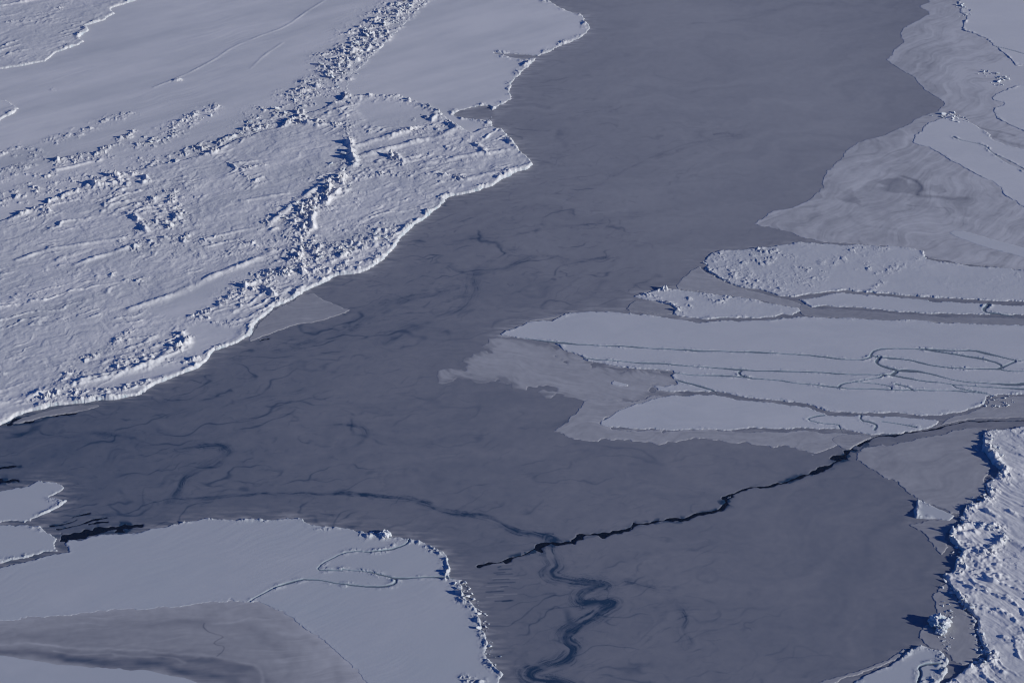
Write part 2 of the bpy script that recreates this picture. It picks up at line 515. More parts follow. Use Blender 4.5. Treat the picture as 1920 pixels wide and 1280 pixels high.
def floe(name, outline, label, cat, t, group=None, edge=.6, warp=1.0, rim=0.0, rim_w=1.2, rim_pos=.8, sas=0.0,
         sas_ang=.5, sas_len=9.0, rough=0.0, ridges=None, cracks=(), crack_rim=0.0, seeds=(), mat=None, tone=None,
         smooth_n=0, deep=True, white=.97, kind=None, near=True, min_cells=60, rim_noise=1.0, swell=0.0, holes=(), crest=0.0, floor_z=.07, grow=0.0, calm=()):
    a = pts(outline)
    if smooth_n: a = chaikin(a, True, smooth_n)
    P = world(a)
    jj, ii = box(P, 9)
    X = GX[jj, ii]; Y = GY[jj, ii]
    wx = WX1[jj, ii] * warp; wy = WY1[jj, ii] * warp; fn = FINE[jj, ii]
    d = segdist(X + wx, Y + wy, P, True, inside=True) + fn * .35 * min(warp, 1.0)
    d = d + grow
    for hs in holes:
        H = world(chaikin(pts(hs), True, 1))
        d = np.minimum(d, -segdist(X + wx * .5, Y + wy * .5, H, True, inside=True))
    if near:
        NEAR[jj, ii] = np.maximum(NEAR[jj, ii], d)
    if deep:
        DEEP[jj, ii] |= d > 6
    ew = edge * (1 + 3.0 * np.clip(fbm(X / 9, Y / 9, 3, 37), 0, 1) * min(warp, 1.0))
    Z = -.35 + (t + .35) * smooth(-.25, ew, d + .25 * min(warp, 1.0) * fbm(X / 1.1, Y / 1.1, 2, 39))
    inn = smooth(0, 2.5, d)
    if sas: Z += sastrugi(X, Y, sas_ang, sas, sas_len, 1.7, 5) * inn
    if swell:
        c, q = math.cos(sas_ang), math.sin(sas_ang)
        aa = X * c + Y * q; bb = -X * q + Y * c
        Z += swell * (fbm(X / 30, Y / 30, 3, 7) + (.55 * fbm(aa / 10 + WX1[jj, ii], bb / 6 + WY1[jj, ii], 4, 57) if swell > .1 else 0)) * inn
    if rough:
        m = np.clip(fbm(X / 16, Y / 16, 3, 13) + .15, 0, 1)
        bl, c1 = blocks(X, Y, 2.6, 5); b2, c2 = blocks(X, Y, 1.2, 6)
        Z += rough * m * (1.6 * bl * (c1 > .55) + .8 * b2 * (c2 > .5)) * inn
        Z += rough * .35 * fbm(X / 4.5, Y / 4.5, 3, 43) * inn
    if rim:
        lump = np.clip(.15 + 1.7 * fbm(X / 11, Y / 11, 3, 23) * rim_noise, 0.0, 1.8)
        bl, _ = blocks(X, Y, 1.7, 2); b2, _ = blocks(X, Y, .95, 4)
        Z += rim * np.exp(-((d - rim_pos) / rim_w) ** 2) * lump * (.3 + .9 * bl + .4 * b2)
    Z0 = -.35 + (t + .35) * smooth(-.25, ew, d)
    if crest:
        c, q = math.cos(sas_ang), math.sin(sas_ang)
        wq = fbm(X / 30, Y / 30, 4, 301) * 5; wr = fbm(X / 30, Y / 30, 4, 307) * 5
        aa = (X + wq) * c + (Y + wr) * q; bb = -(X + wq) * q + (Y + wr) * c
        for (la, lb, k, sd) in ((44, 9, 1.0, 311), (18, 5, .6, 317)):
            n = np.abs(gnoise(aa / la, bb / lb, sd)) * lb
            pm = smooth(.05, .55, fbm(X / (la * 1.1), Y / (la * 1.1), 3, sd + 3))
            Z += crest * k * np.exp(-(n / (.75 + .25 * fn)) ** 2) * pm * np.clip(.7 + .6 * fn + .5 * WX1[jj, ii], 0, 2) * inn
    for cs in calm:
        cd = segdist(X + wx, Y + wy, world(chaikin(pts(cs), True, 1)), True, inside=True)
        Z = Z0 - .12 + (Z - Z0 + .12) * (1 - .9 * smooth(-1.5, 2, cd))
    own = None
    if ridges:
        add, own = ridge_field(ridges, jj, ii)
        Z += add * smooth(-.4, .8, d)
    cmask = np.zeros(Z.shape, bool); cdark = np.zeros(Z.shape, np.float32)
    for (wpx, s) in cracks:
        K = world(chaikin(pts(s), False, 1))
        bj, bi = box(K, 8)
        j0, j1 = max(bj.start, jj.start), min(bj.stop, jj.stop); i0, i1 = max(bi.start, ii.start), min(bi.stop, ii.stop)
        if j0 >= j1 or i0 >= i1: continue
        wj, wi = slice(j0, j1), slice(i0, i1); lj, li = slice(j0 - jj.start, j1 - jj.start), slice(i0 - ii.start, i1 - ii.start)
        x = GX[wj, wi]; y = GY[wj, wi]
        dk = segdist(x + WX1[wj, wi] * .5, y + WY1[wj, wi] * .5, K)
        hw = wpx * .155 * np.clip(.85 + 1.2 * fbm(x / 16, y / 16, 2, 91), .35, 2.0)
        q = smooth(hw * .8, hw + .22, dk)
        z = Z[lj, li]
        z = floor_z + (z - floor_z) * q
        cmask[lj, li] |= dk < hw + .15
        cdark[lj, li] = np.maximum(cdark[lj, li], 1 - smooth(hw * .9, hw + .3, dk))
        lump = np.clip(.2 + 1.3 * fbm(x / 7, y / 7, 2, 29), 0, 1.4)
        bl, _ = blocks(x, y, 1.2, 6)
        z = z + crack_rim * np.exp(-((dk - hw - .7) / .8) ** 2) * lump * (.3 + bl) * smooth(0, .5, d[lj, li])
        Z[lj, li] = z
    keepv = Z > -.28
    cells = keepv[:-1, :-1] | keepv[1:, :-1] | keepv[:-1, 1:] | keepv[1:, 1:]
    TOP[jj, ii] = np.maximum(TOP[jj, ii], Z)
    if callable(tone): T = tone(X, Y, d, Z)
    else:
        T = np.full(Z.shape, white, np.float32) + .03 * fbm(X / 35, Y / 35, 4, 19).astype(np.float32) + .025 * fbm((X + 6 * WX1[jj, ii]) / 40, (Y + 6 * WY1[jj, ii]) / 6, 4, 23).astype(np.float32)
        if white > .95:
            T = T + .11 * fbm((X * .8 + Y * .6) / 90, (-X * .6 + Y * .8) / 16, 4, 83).astype(np.float32) - .05
    if mat is None:
        T = np.where(d < 1.6, np.minimum(T, .66 + .2 * np.clip(d, 0, 1.6) + .3 * fn), T)
    T = T * (1 - cdark) + .07 * cdark
    mat = mat or M_SNOW
    core = (Z > .02) & ~cmask
    ccells = core[:-1, :-1] & core[1:, :-1] & core[:-1, 1:] & core[1:, 1:]
    out = []
    if seeds:
        lab = components(ccells)
        # grow labels onto the slopes
        for _ in range(8):
            g = lab.copy()
            for ax, sh in ((0, 1), (0, -1), (1, 1), (1, -1)):
                r = np.roll(lab, sh, ax)
                g = np.where((g == 0) & cells, r, g)
            lab = g
        ids, cnt = np.unique(lab[lab > 0], return_counts=True)
        big = ids[cnt > 350]
        names = {}
        for su, sv, lb in seeds:
            pj = np.searchsorted(VA, sv) - jj.start; pi = np.searchsorted(UA, su) - ii.start
            if 0 <= pj < lab.shape[0] and 0 <= pi < lab.shape[1] and lab[pj, pi] in big:
                names.setdefault(lab[pj, pi], lb)
        main = max(zip(cnt, ids))[1]
        main_cells = (lab > 0) & ~np.isin(lab, [k for k in names if k != main])
        for k in big:
            if k in names and k != main: sets = lab == k
            elif k == main: sets = main_cells
            else:
                q = np.argwhere(lab == k); c = q[len(q) // 2]
                print('  unlabelled piece of', name, 'cells', int((lab == k).sum()), 'near', int(UA[c[1] + ii.start]), int(VA[c[0] + jj.start]))
                continue
            o = grid_mesh(name, mat, jj, ii, sets, Z, T)
            tag(o, names.get(k, label), cat, group, kind)
            out.append(o)
        return out
    if own is not None:
        oc = np.maximum(np.maximum(own[:-1, :-1], own[1:, :-1]), np.maximum(own[:-1, 1:], own[1:, 1:]))
        body = cells.copy(); pieces = []
        for k, rd in enumerate(RIDGES[ridges]):
            c = cells & (oc == k)
            if c.sum() <= 40: continue
            lab = components(c)
            ids, cnt = np.unique(lab[lab > 0], return_counts=True)
            for q, n in zip(ids, cnt):
                if n > 40:
                    pieces.append(('snow_drift' if rd[0] == 'drift' else 'pressure_ridge', lab == q))
                    body &= lab != q
        o = grid_mesh(name, mat, jj, ii, body, Z, T)
        for pn, pc in pieces:
            grid_mesh(pn, mat, jj, ii, pc, Z, T, o)
    else:
        o = grid_mesh(name, mat, jj, ii, cells, Z, T)
    tag(o, label, cat, group, kind)
    return [o]

A_LEFT = math.radians(38)
# --- left side
floe('snow_floe', '-900,-480 830,-480 810,-30 800,5 765,40 735,70 700,105 672,135 655,150 650,185 600,240 500,270 420,300 330,330 240,360 140,400 40,430 -60,450 -900,600',
     'smooth refrozen snow plain above the long rubble belt in the upper left', 'ice floe', .42, sas=.030, sas_ang=A_LEFT, sas_len=30, ridges='smooth_left', swell=.05)
floe('snow_floe', '805,-480 1000,-480 1015,-60 1026,0 1063,20 1093,30 1105,50 1100,64 1077,77 1040,92 1006,107 989,128 962,151 956,168 959,185 932,205 919,228 925,250 870,262 820,235 760,205 700,195 640,190 640,160 655,140 690,100 730,65 765,30 800,0',
     'smooth grey white floe between the rubble belt and the open dark lead at the top', 'ice floe', .3, rim=.6, rim_w=2.0, rim_pos=1.5, sas=.022, sas_ang=.2, sas_len=30, swell=.04,
     holes=['924,101 950,102 985,103 1012,106 1002,108 985,112 972,110 950,105', '846,214 870,206 900,200 922,198 920,212 914,226 900,226 880,222 862,221'])
floe('snow_floe', '-900,560 -60,432 0,418 60,392 100,375 150,352 190,335 240,325 330,305 400,285 450,262 520,240 560,220 600,205 650,182 700,180 745,181 800,198 830,214 850,236 885,250 919,240 942,244 962,265 976,282 993,299 999,309 976,322 942,336 922,349 882,363 858,366 838,376 815,396 784,417 764,432 751,452 717,489 690,506 638,517 605,529 551,556 515,580 484,600 470,627 443,643 406,660 370,690 329,707 292,721 269,737 235,747 168,754 110,762 50,774 0,797 -60,815 -900,980',
     'large rough snow covered floe crossed by ridges and rubble on the left', 'ice floe', .85, rim=.9, rim_w=1.6, rim_pos=1.4, warp=1.3, sas=.045, sas_ang=A_LEFT, sas_len=8, rough=.09, swell=.26, crest=.5, ridges='old_left',
     calm=['278,582 322,562 365,545 390,532 430,515 470,500 500,500 480,528 450,545 425,562 400,580 375,596 340,600 300,596', '360,612 420,612 450,620 440,640 405,655 372,668 345,668 360,645 352,622', '120,742 200,716 300,690 360,680 330,700 260,724 180,738', '665,195 740,192 800,210 820,228 790,240 740,244 690,236 668,215'])
floe('snow_floe', '-900,-480 420,-480 300,-30 265,0 240,8 212,18 215,27 195,40 163,50 168,58 150,72 158,80 130,92 105,105 85,118 30,127 0,133 -60,150 -900,330',
     'wind carved floe with a bright sunlit edge in the far top left corner', 'ice floe', 1.0, rim=.5, rim_w=2.0, rim_pos=1.6, sas=.05, sas_ang=A_LEFT, sas_len=14, swell=.2, crest=.5, ridges='far_corner')
floe('snow_floe', '-300,170 -30,183 10,190 38,205 22,218 0,230 -40,245 -300,330',
     'small bright tip of a snow floe cut by the left frame edge', 'ice floe', 1.0, rim=.6, rim_w=2.0, rim_pos=1.5, sas=.1, sas_ang=A_LEFT)

# --- right side, far
floe('snow_floe', '2900,-480 1810,-480 1790,-60 1794,0 1797,24 1812,30 1804,57 1831,65 1864,87 1885,107 1908,126 1940,122 2000,135 2900,250',
     'snow floe with a crumbled blue edge in the top right corner', 'ice floe', .24, rim=.3, white=0.90, sas=.02, sas_ang=2.6, sas_len=20, cracks=[(2.0, '1864,87 1890,94 1925,104 2000,118')])
floe('snow_floe', '2900,300 1960,165 1920,160 1905,160 1868,175 1856,188 1885,195 1858,205 1870,225 1900,240 1925,250 1960,262 2900,420',
     'flat white floe at the right edge below the crumbled blue rubble', 'ice floe', .22, rim=.12, white=0.90, smooth_n=1)
floe('snow_floe', '1710,259 1722,245 1737,232 1760,224 1784,206 1800,222 1838,237 1858,254 1875,268 1920,281 2000,300 2900,540 2900,640 2000,440 1920,392 1885,366 1851,339 1817,322 1767,292 1730,275 1712,268',
     'wedge shaped white floe with a forked crack on the upper right', 'ice floe', .22, rim=.10, sas=.012, sas_ang=.15, sas_len=24, swell=.03, white=0.88, smooth_n=1,
     cracks=[(1.6, '1787,258 1810,266 1844,272 1864,289'), (6, '1864,289 1880,298 1895,306 1920,319 1990,350')], crack_rim=.25)
floe('snow_floe', '1774,440 1790,428 1850,444 1925,466 2100,510 2100,540 1925,486 1850,466',
     'small pale slab pointing left inside the grey swirled ice', 'ice floe', .14, smooth_n=1, white=0.80, edge=.5, warp=.4)
# --- right side, middle
RIDGES['round'] = [
  ('rubble', 3.0, 0.50, '1411,466 1440,462 1456,464 1450,474 1425,472'),
  ('rubble', 8, 0.34, '1335,495 1350,510 1370,520 1395,530'),
  ('rubble', 9, 0.31, '1350,485 1390,485 1430,495 1460,490'),
  ('rubble', 7, 0.28, '1400,520 1430,530 1460,535 1480,545'),
  ('rubble', 5, 0.25, '1490,510 1515,505 1530,515 1500,530'),
  ('rubble', 1.5, 0.31, '1622,482 1626,500 1632,515'),
  ('rubble', 1.5, 0.28, '1720,485 1690,505 1660,520 1640,540 1630,552'),
  ('rubble', 2.5, 0.28, '1650,515 1675,508 1690,495'),
  ('rubble', 3, 0.25, '1580,468 1620,472 1650,468'),
  ('rubble', 4, 0.19, '1540,500 1580,480 1600,500'),
]
floe('snow_floe', '1315,487 1334,475 1357,469 1411,465 1455,460 1495,455 1552,456 1616,459 1683,462 1730,470 1740,485 1757,491 1851,501 1920,506 2100,520 2900,600 2900,660 2100,584 1920,566 1750,559 1649,551 1582,546 1549,547 1498,557 1481,556 1455,553 1431,546 1397,541 1364,531 1340,517 1322,505',
     'broad rounded floe roughened by small ridges at its left tip', 'ice floe', .28, rim=.22, rim_w=1.2, ridges='round', rough=.05, white=0.80)
floe('snow_floe', '1502,563 1549,550 1582,549 1649,554 1750,563 1920,572 2100,590 2900,680 2900,720 2100,610 1920,592 1850,590 1750,589 1683,585 1616,579 1549,575 1522,579 1508,573',
     'narrow white strip floe below the broad rounded floe', 'ice floe', .2, rim=.10, white=0.80,
     cracks=[(3.5, '1855,568 1852,574 1843,581 1850,587 1875,590 1900,594')], crack_rim=.3)
RIDGES['tongue'] = [
  ('rubble', 3, .8, '1190,556 1205,550 1228,545 1250,541'),
  ('rubble', 3.5, .9, '1222,563 1250,568 1264,578 1260,588'),
  ('rubble', 3, .6, '1330,552 1352,553 1370,560 1345,565'),
  ('rubble', 1.5, .5, '1292,560 1296,580'),
]
floe('snow_floe', '1186,556 1204,549 1245,539 1271,543 1330,549 1364,554 1414,563 1461,573 1495,578 1503,583 1488,590 1448,594 1414,596 1347,598 1280,596 1261,590 1266,580 1256,571 1228,566 1204,560',
     'short tongue shaped floe with a rubbly blue left tip', 'ice floe', .26, rim=.22, ridges='tongue', white=0.80, rough=.06)

BAND_CRACKS = [
 (2.2, '985,634 996,636 1043,643 1144,649 1231,653 1280,657 1381,660 1482,663 1498,665 1549,670 1582,674 1629,675 1636,660 1646,655 1670,653 1727,655 1784,663 1834,672 1875,683 1880,690'),
 (2.4, '1727,655 1797,658 1824,657 1851,664 1885,673 1908,677 1890,685 1871,692'),
 (2.0, '1908,677 1925,676 2100,690'),
 (2.0, '1636,668 1649,670 1697,674 1727,682 1774,689 1834,693 1871,692 1885,695 1920,696 2100,712'),
 (4.0, '1649,670 1641,679 1646,685 1666,691 1683,696 1670,704'),
 (3.6, '1683,696 1733,698 1764,707 1794,715 1851,719 1898,722 1920,720 2100,728'),
 (2.2, '1083,668 1104,675 1161,677 1211,682 1280,685 1324,689 1391,694 1458,697 1529,698 1582,702 1670,704 1700,710 1784,721 1791,722 1851,726 1920,730 2100,745'),
 (1.6, '1240,697 1280,702 1307,704 1361,705 1411,710 1482,717 1532,723 1572,726 1616,729 1666,731 1767,732 1834,737 1862,742'),
 (2.0, '1391,694 1386,700 1392,706 1411,710'),
 (1.6, '1572,726 1579,719 1602,716 1636,711 1660,704'),
 (1.5, '1602,716 1616,718 1649,721 1671,726 1670,731'),
 (2.5, '1678,721 1700,726 1712,732'),
 (2.0, '1262,712 1280,717 1304,722 1340,735 1345,742'),
 (1.6, '1784,721 1798,730 1850,738'),
]
floe('snow_plate', '939,627 949,618 976,608 989,602 1033,600 1060,588 1087,583 1117,584 1161,583 1211,590 1280,600 1347,602 1414,600 1448,597 1502,592 1599,595 1700,600 1920,610 2100,625 2900,720 2900,860 2100,765 1920,741 1880,741 1852,746 1845,760 1820,768 1770,777 1750,780 1616,775 1555,774 1498,756 1414,746 1347,738 1280,735 1230,733 1218,726 1222,721 1268,720 1258,707 1261,697 1218,694 1144,685 1103,679 1083,667 1056,658 1040,642 996,636 959,632',
     'long bright snow plate with a sharp pointed left tip', 'ice plate', .2, group='cracked plates of the middle right floe', rim=.14, white=0.80, cracks=BAND_CRACKS, crack_rim=.14, deep=False,
     seeds=[(1300, 625, 'long bright snow plate with a sharp pointed left tip'),
            (1150, 664, 'thin snow sliver under the long bright plate'),
            (1760, 672, 'long lens shaped plate enclosed by dark cracks on the right'),
            (1500, 680, 'tapered plate ending at the dark hooked crack'),
            (1480, 706, 'narrow snow strip just above the lowest wide plate'),
            (1208, 691, 'low thin plate whose left end thins out into the grey ice fan'),
            (1829, 668, 'slim curved sliver between two dark arcs on the right'),
            (1668, 720, 'long narrow plate right of the small kinked crack'),
            (1644, 724, 'tiny narrow sliver under the kinked crack'),
            (1275, 727, 'small pointed plate above the rounded white plate'),
            (1450, 735, 'lowest wide plate between two fine cracks'),
            ])
floe('snow_plate', '1124,799 1132,786 1144,776 1174,760 1218,749 1255,739 1280,738 1347,742 1414,750 1498,760 1555,778 1616,778 1750,783 1767,787 1752,800 1720,808 1683,815 1633,816 1599,810 1577,806 1500,804 1431,806 1355,808 1280,808 1177,805',
     'smooth white plate with a rounded left end above the black crack', 'ice plate', .19, sas=.012, sas_ang=.15, sas_len=24, swell=.03, rim=.06, white=0.80, group='cracked plates of the middle right floe',
     cracks=[(2, '1545,779 1520,782 1511,787 1535,793 1572,796 1575,803 1579,812'), (2.4, '1616,776 1611,788 1636,793 1646,798 1640,806'), (1.4, '1653,791 1680,795 1717,801')], crack_rim=.12, deep=False,
     seeds=[(1300, 780, 'smooth white plate with a rounded left end above the black crack'),
            (1600, 800, 'small rounded plate cut from the white plate by a hooked crack'),
            (1700, 792, 'small plate touching the black crack at its upper bend')])
floe('snow_floe', '1143,716 1150,712 1165,716 1180,720 1179,725 1160,725 1146,722', 'tiny white sliver of ice lying alone in the soft grey fan', 'ice floe', .2, warp=.3, white=.80)
# --- bottom left
floe('snow_floe', '-900,900 -60,920 0,917 60,910 77,900 107,904 124,917 94,932 123,939 114,947 81,964 47,980 0,980 -60,980 -900,990',
     'small flat floe with a notched crumbly end on the left edge', 'ice floe', .24, rim=.4, rim_w=1.0, white=0.69)
floe('snow_floe', '-900,995 -60,984 0,984 47,983 81,984 91,1001 107,1011 101,1021 108,1033 81,1038 40,1046 0,1056 -60,1068 -900,1150',
     'second flat floe on the left edge under the notched one', 'ice floe', .26, rim=.4, white=0.69)
RIDGES['near_left'] = [
  ('rubble', 1.1, .7, '300,986 340,980 380,973 420,972'), ('rubble', 1.0, .6, '500,974 540,970 572,972'), ('rubble', 1.0, .6, '610,988 650,991 682,997'),
  ('wall', .9, .8, '690,1003 704,1001'), ('wall', .8, .6, '798,1018 812,1027 828,1036'), ('wall', .9, .9, '866,1096 874,1114'), ('wall', .9, .9, '884,1124 896,1142'),
  ('wall', .9, 1.0, '900,1160 906,1176'), ('wall', .8, .8, '912,1196 914,1212'), ('wall', .8, .8, '924,1242 938,1262'), ('wall', .7, .6, '838,1052 840,1072'),
  ('rubble', 2.0, .8, '870,1098 890,1130 904,1160 912,1200 922,1236'),
  ('rubble', 1.8, 0.72, '430,972 470,969 500,974'),
  ('rubble', 1.8, 0.72, '574,974 590,985 610,988'),
  ('rubble', 2.6, 1.22, '684,1002 700,1000 722,1000 738,1006'),
  ('rubble', 1.8, 0.94, '792,1016 806,1024 830,1036'),
  ('rubble', 1.8, 0.86, '838,1050 840,1066 838,1082'),
  ('rubble', 2.2, 1.08, '862,1090 872,1112 886,1132'),
  ('rubble', 2.6, 1.01, '880,1118 898,1140 906,1150'),
  ('rubble', 2.2, 1.15, '900,1158 908,1180 912,1200'),
  ('rubble', 2.0, 0.94, '912,1215 925,1245 938,1262'),
  ('rubble', 1.8, 0.86, '876,1274 888,1268 900,1276'),
  ('rubble', 1.2, 0.36, '680,1036 705,1036 725,1030 755,1016 764,1010'),
  ('rubble', 1.2, 0.43, '640,1068 680,1070 712,1075'),
]
floe('snow_floe', '-900,1175 -60,1076 0,1064 45,1052 81,1044 124,1034 118,1018 124,1011 168,1006 235,998 286,989 336,981 376,973 433,973 470,971 504,976 537,969 571,971 585,983 640,989 680,994 731,1006 758,1008 781,1008 798,1016 831,1035 841,1048 840,1082 862,1088 874,1115 891,1135 901,1162 911,1189 911,1216 927,1250 944,1266 935,1285 960,1400 1000,1900 860,1900 720,1330 684,1280 640,1236 621,1216 571,1181 531,1152 487,1133 450,1128 336,1137 168,1152 60,1160 0,1166 -60,1172 -900,1260',
     'big flat foreground floe with a crumbled right edge and hooked cracks', 'ice floe', .235, sas=.014, sas_ang=.6, sas_len=20, rim=.04, rim_w=1.0, rim_pos=.9, ridges='near_left', white=0.69, swell=.03,
     cracks=[(1.3, '770,1006 764,1018 745,1028 700,1036 655,1034 625,1046 594,1064 600,1070 640,1071'),
             (1.2, '640,1068 690,1071 735,1082 745,1090 735,1098 700,1101 640,1096 580,1084 545,1092 500,1108 460,1132'),
             (2.4, '735,1084 780,1084 810,1083 850,1083')], crack_rim=.22)
floe('snow_floe', '-900,1290 -60,1168 0,1168 60,1162 134,1155 160,1160 166,1166 134,1177 60,1181 0,1182 -60,1182 -900,1310',
     'slim white sliver on the left edge above the dark grey ice', 'ice floe', .18, warp=.4, white=0.69, smooth_n=1)
floe('snow_floe', '-900,1230 -60,1220 0,1226 50,1233 107,1243 202,1250 286,1255 336,1267 370,1277 430,1290 560,1330 600,1900 -900,1900',
     'white floe in the bottom left corner under the dark grey ice', 'ice floe', .2, warp=.5, white=0.69, smooth_n=1)
floe('snow_floe', '524,1253 554,1250 571,1256 600,1270 640,1300 600,1320 560,1295 535,1270',
     'tiny white pointed slab at the bottom edge in the grey swirl', 'ice floe', .18, warp=.5, white=0.69)
# --- bottom right
floe('snow_floe', '1838,845 1846,811 1871,806 1925,800 2000,792 2900,700 2900,1900 1700,1900 1760,1285 1791,1268 1817,1252 1846,1243 1848,1223 1834,1206 1831,1186 1831,1162 1824,1152 1804,1129 1787,1112 1774,1092 1764,1078 1785,1070 1791,1048 1804,1033 1784,1018 1780,996 1804,984 1801,968 1814,947 1834,941 1851,931 1848,907 1868,894 1878,882 1858,868 1846,850',
     'thick wind sculpted old floe with a high ridged left edge at lower right', 'ice floe', .55, rim=.3, rim_w=1.2, rim_pos=1.2, sas=.14, sas_ang=math.radians(-52), sas_len=9, rough=.10, swell=.12, crest=.6, ridges='old_right', warp=.8)
RIDGES['bay'] = [('rubble', 1.6, 1.0, '1668,1244 1690,1226 1708,1214 1727,1209 1750,1214 1768,1224 1778,1238 1772,1256'),
                 ('rubble', 2.4, 1.3, '1776,1236 1786,1250 1778,1266 1764,1278')]
floe('snow_floe', '1560,1300 1616,1268 1666,1246 1690,1228 1707,1216 1727,1209 1767,1223 1780,1240 1776,1262 1755,1290 1700,1420 1500,1500 1480,1400',
     'flat floe with a rubble rim in the lower right corner bay', 'ice floe', .35, rim=.3, ridges='bay', white=0.69, warp=.7,
     cracks=[(1.6, '1722,1280 1728,1262 1722,1252 1740,1246 1766,1246')], crack_rim=.4)
RIDGES['slab'] = [('rubble', 1.2, .9, '1718,939 1728,938 1750,948 1764,952 1786,964'), ('rubble', 1.3, .8, '1715,942 1713,958 1718,970')]
floe('snow_floe', '1717,937 1713,957 1717,970 1780,978 1790,966 1750,949 1727,938',
     'little flat slab rimmed with rubble beside the thick old floe', 'ice floe', .35, rim=.35, ridges='slab', white=0.69, warp=.6)

# ------------------------------------------------------------------ pale young ice sheets (thin, lying in the lead)
def swirl(base, var, ang=0.2, ln=30, wd=5, seed=0, lines=.0, edge=.06, warp=10, fade=0, base0=.47):
    def f(X, Y, d, Z):
        c, s = math.cos(ang), math.sin(ang)
        wx = fbm(X / 45, Y / 45, 3, seed + 2) * warp; wy = fbm(X / 45, Y / 45, 3, seed + 8) * warp
        a = (X + wx) * c + (Y + wy) * s; b = -(X + wx) * s + (Y + wy) * c
        n = fbm(a / ln, b / wd, 4, seed)
        t = base + .5 * var * n + .38 * var * fbm(a / (ln * .5), b / (wd * .3), 3, seed + 91) + .035 * soft_lines(a, b, wd, seed) + .04 * fbm(X / 3, Y / 3, 2, seed + 6)
        if lines: t = t - lines * smooth(.78, .98, ridged(a / (ln * .8), b / wd, 2, seed + 11))
        if fade:
            q = smooth(.3, 1, np.clip(d / fade + .5 * fbm(a / 12, b / 3, 3, seed + 71), 0, 1))
            t = base0 + (t - base0) * (.1 + .9 * q)
            return t
        t = t + edge * np.exp(-np.clip(d, 0, 50) / 1.2) * (1 + FINE_AT(X, Y, 41))
        return t
    return f
def soft_lines(a, b, wd, seed):
    n = np.abs(gnoise(a / (wd * 7), b / (wd * .7), seed + 51))
    return np.exp(-(n / .12) ** 2) * smooth(-.1, .5, gnoise(a / (wd * 4), b / (wd * 2), seed + 57)) * 2 - .4
def FINE_AT(X, Y, s): return gnoise(X / 2, Y / 2, s)

SHEET_T = [.115]
def sheet(outline, label, tone, t=None, warp=1.2, smooth_n=1, edge=.5, name='young_ice_sheet', cat='ice sheet', cracks=(), grow=0.0):
    SHEET_T[0] += .004
    t = t or SHEET_T[0]
    return floe(name, outline, label, cat, t, warp=warp, smooth_n=smooth_n, edge=edge, mat=M_ICE, tone=tone, grow=grow, deep=False, near=False, cracks=cracks)

R1_BLOBS = [(1690, 355, 40, 16, -.17), (1598, 368, 16, 8, -.14), (1755, 352, 26, 8, -.14), (1640, 330, 60, 16, .06), (1580, 390, 70, 14, .05), (1560, 330, 22, 30, .04),
            (1720, 40, 30, 60, .03), (1860, 30, 40, 40, .06), (1900, 140, 50, 30, .16), (1830, 150, 50, 24, .08), (1870, 60, 40, 40, .08), (1800, 110, 50, 40, .02), (1780, 60, 20, 40, .05),
            (1860, 300, 60, 14, -.03), (1830, 380, 60, 30, -.06), (1870, 420, 60, 20, -.05), (1700, 420, 80, 14, .06), (1850, 250, 40, 10, -.12), (1800, 410, 60, 6, .05), (1880, 470, 60, 10, -.08), (1640, 440, 120, 8, .04)]
R1_LINES = [(.9, -.30, '1693,332 1712,338 1724,347 1727,356 1720,366'), (1.6, -.22, '1722,368 1760,371 1800,374 1814,372'), (.8, -.14, '1700,385 1712,388 1722,386'), (.7, -.12, '1755,388 1780,392'),
            (1.5, .06, '1680,285 1650,320 1610,345 1570,370 1540,400'), (1.2, -.05, '1700,300 1660,330 1620,352 1590,380 1590,410 1620,425 1680,432'), (2.5, -.16, '1740,488 1757,494 1851,503 1925,508'),
            (.9, -.2, '1830,237 1858,244 1885,248 1905,256'), (1.4, -.16, '1864,258 1880,266 1905,272 1925,276'), (1.0, .08, '1545,336 1520,372 1490,388 1450,400 1410,420')]
def tone_r1(X, Y, d, Z):
    t = swirl(.79, .19, .9, 46, 6, 3, .09)(X, Y, d, Z) + .05 * fbm(X / 9, Y / 9, 4, 411)
    wx = fbm(X / 14, Y / 14, 4, 401) * 5; wy = fbm(X / 14, Y / 14, 4, 407) * 7
    uu = (pixel(X.astype(np.float64), Y.astype(np.float64))[0]).astype(np.float32)
    t = t + .09 * smooth(1640, 1860, uu) + .03
    for (u, v, ru, rv, k) in R1_BLOBS:
        x0, y0 = ground(u, v); x1, _ = ground(u + ru, v); _, y1 = ground(u, v - rv)
        r = ((X + wx - x0) / (x1 - x0)) ** 2 + ((Y + wy - y0) / (y1 - y0)) ** 2
        t = t + k * (1 - smooth(.45, 1.3, r))
    for (hw, k, sl) in R1_LINES:
        dd = segdist(X + wx * .2, Y + wy * .2, world(chaikin(pts(sl), False, 2)))
        t = t + k * np.exp(-(dd / hw) ** 2)
    return t
sheet('1744,-480 1744,0 1717,13 1738,22 1737,30 1693,50 1686,67 1695,81 1670,97 1660,111 1670,121 1700,138 1720,155 1733,173 1754,181 1767,193 1760,205 1723,220 1690,238 1650,254 1616,264 1582,282 1569,302 1549,319 1545,336 1539,353 1515,373 1495,386 1448,396 1424,410 1403,423 1461,430 1495,442 1515,450 1600,458 1700,468 1760,492 1920,508 2900,640 2900,-480',
      'broad pale grey ice sheet swirling down the upper right side', tone_r1)
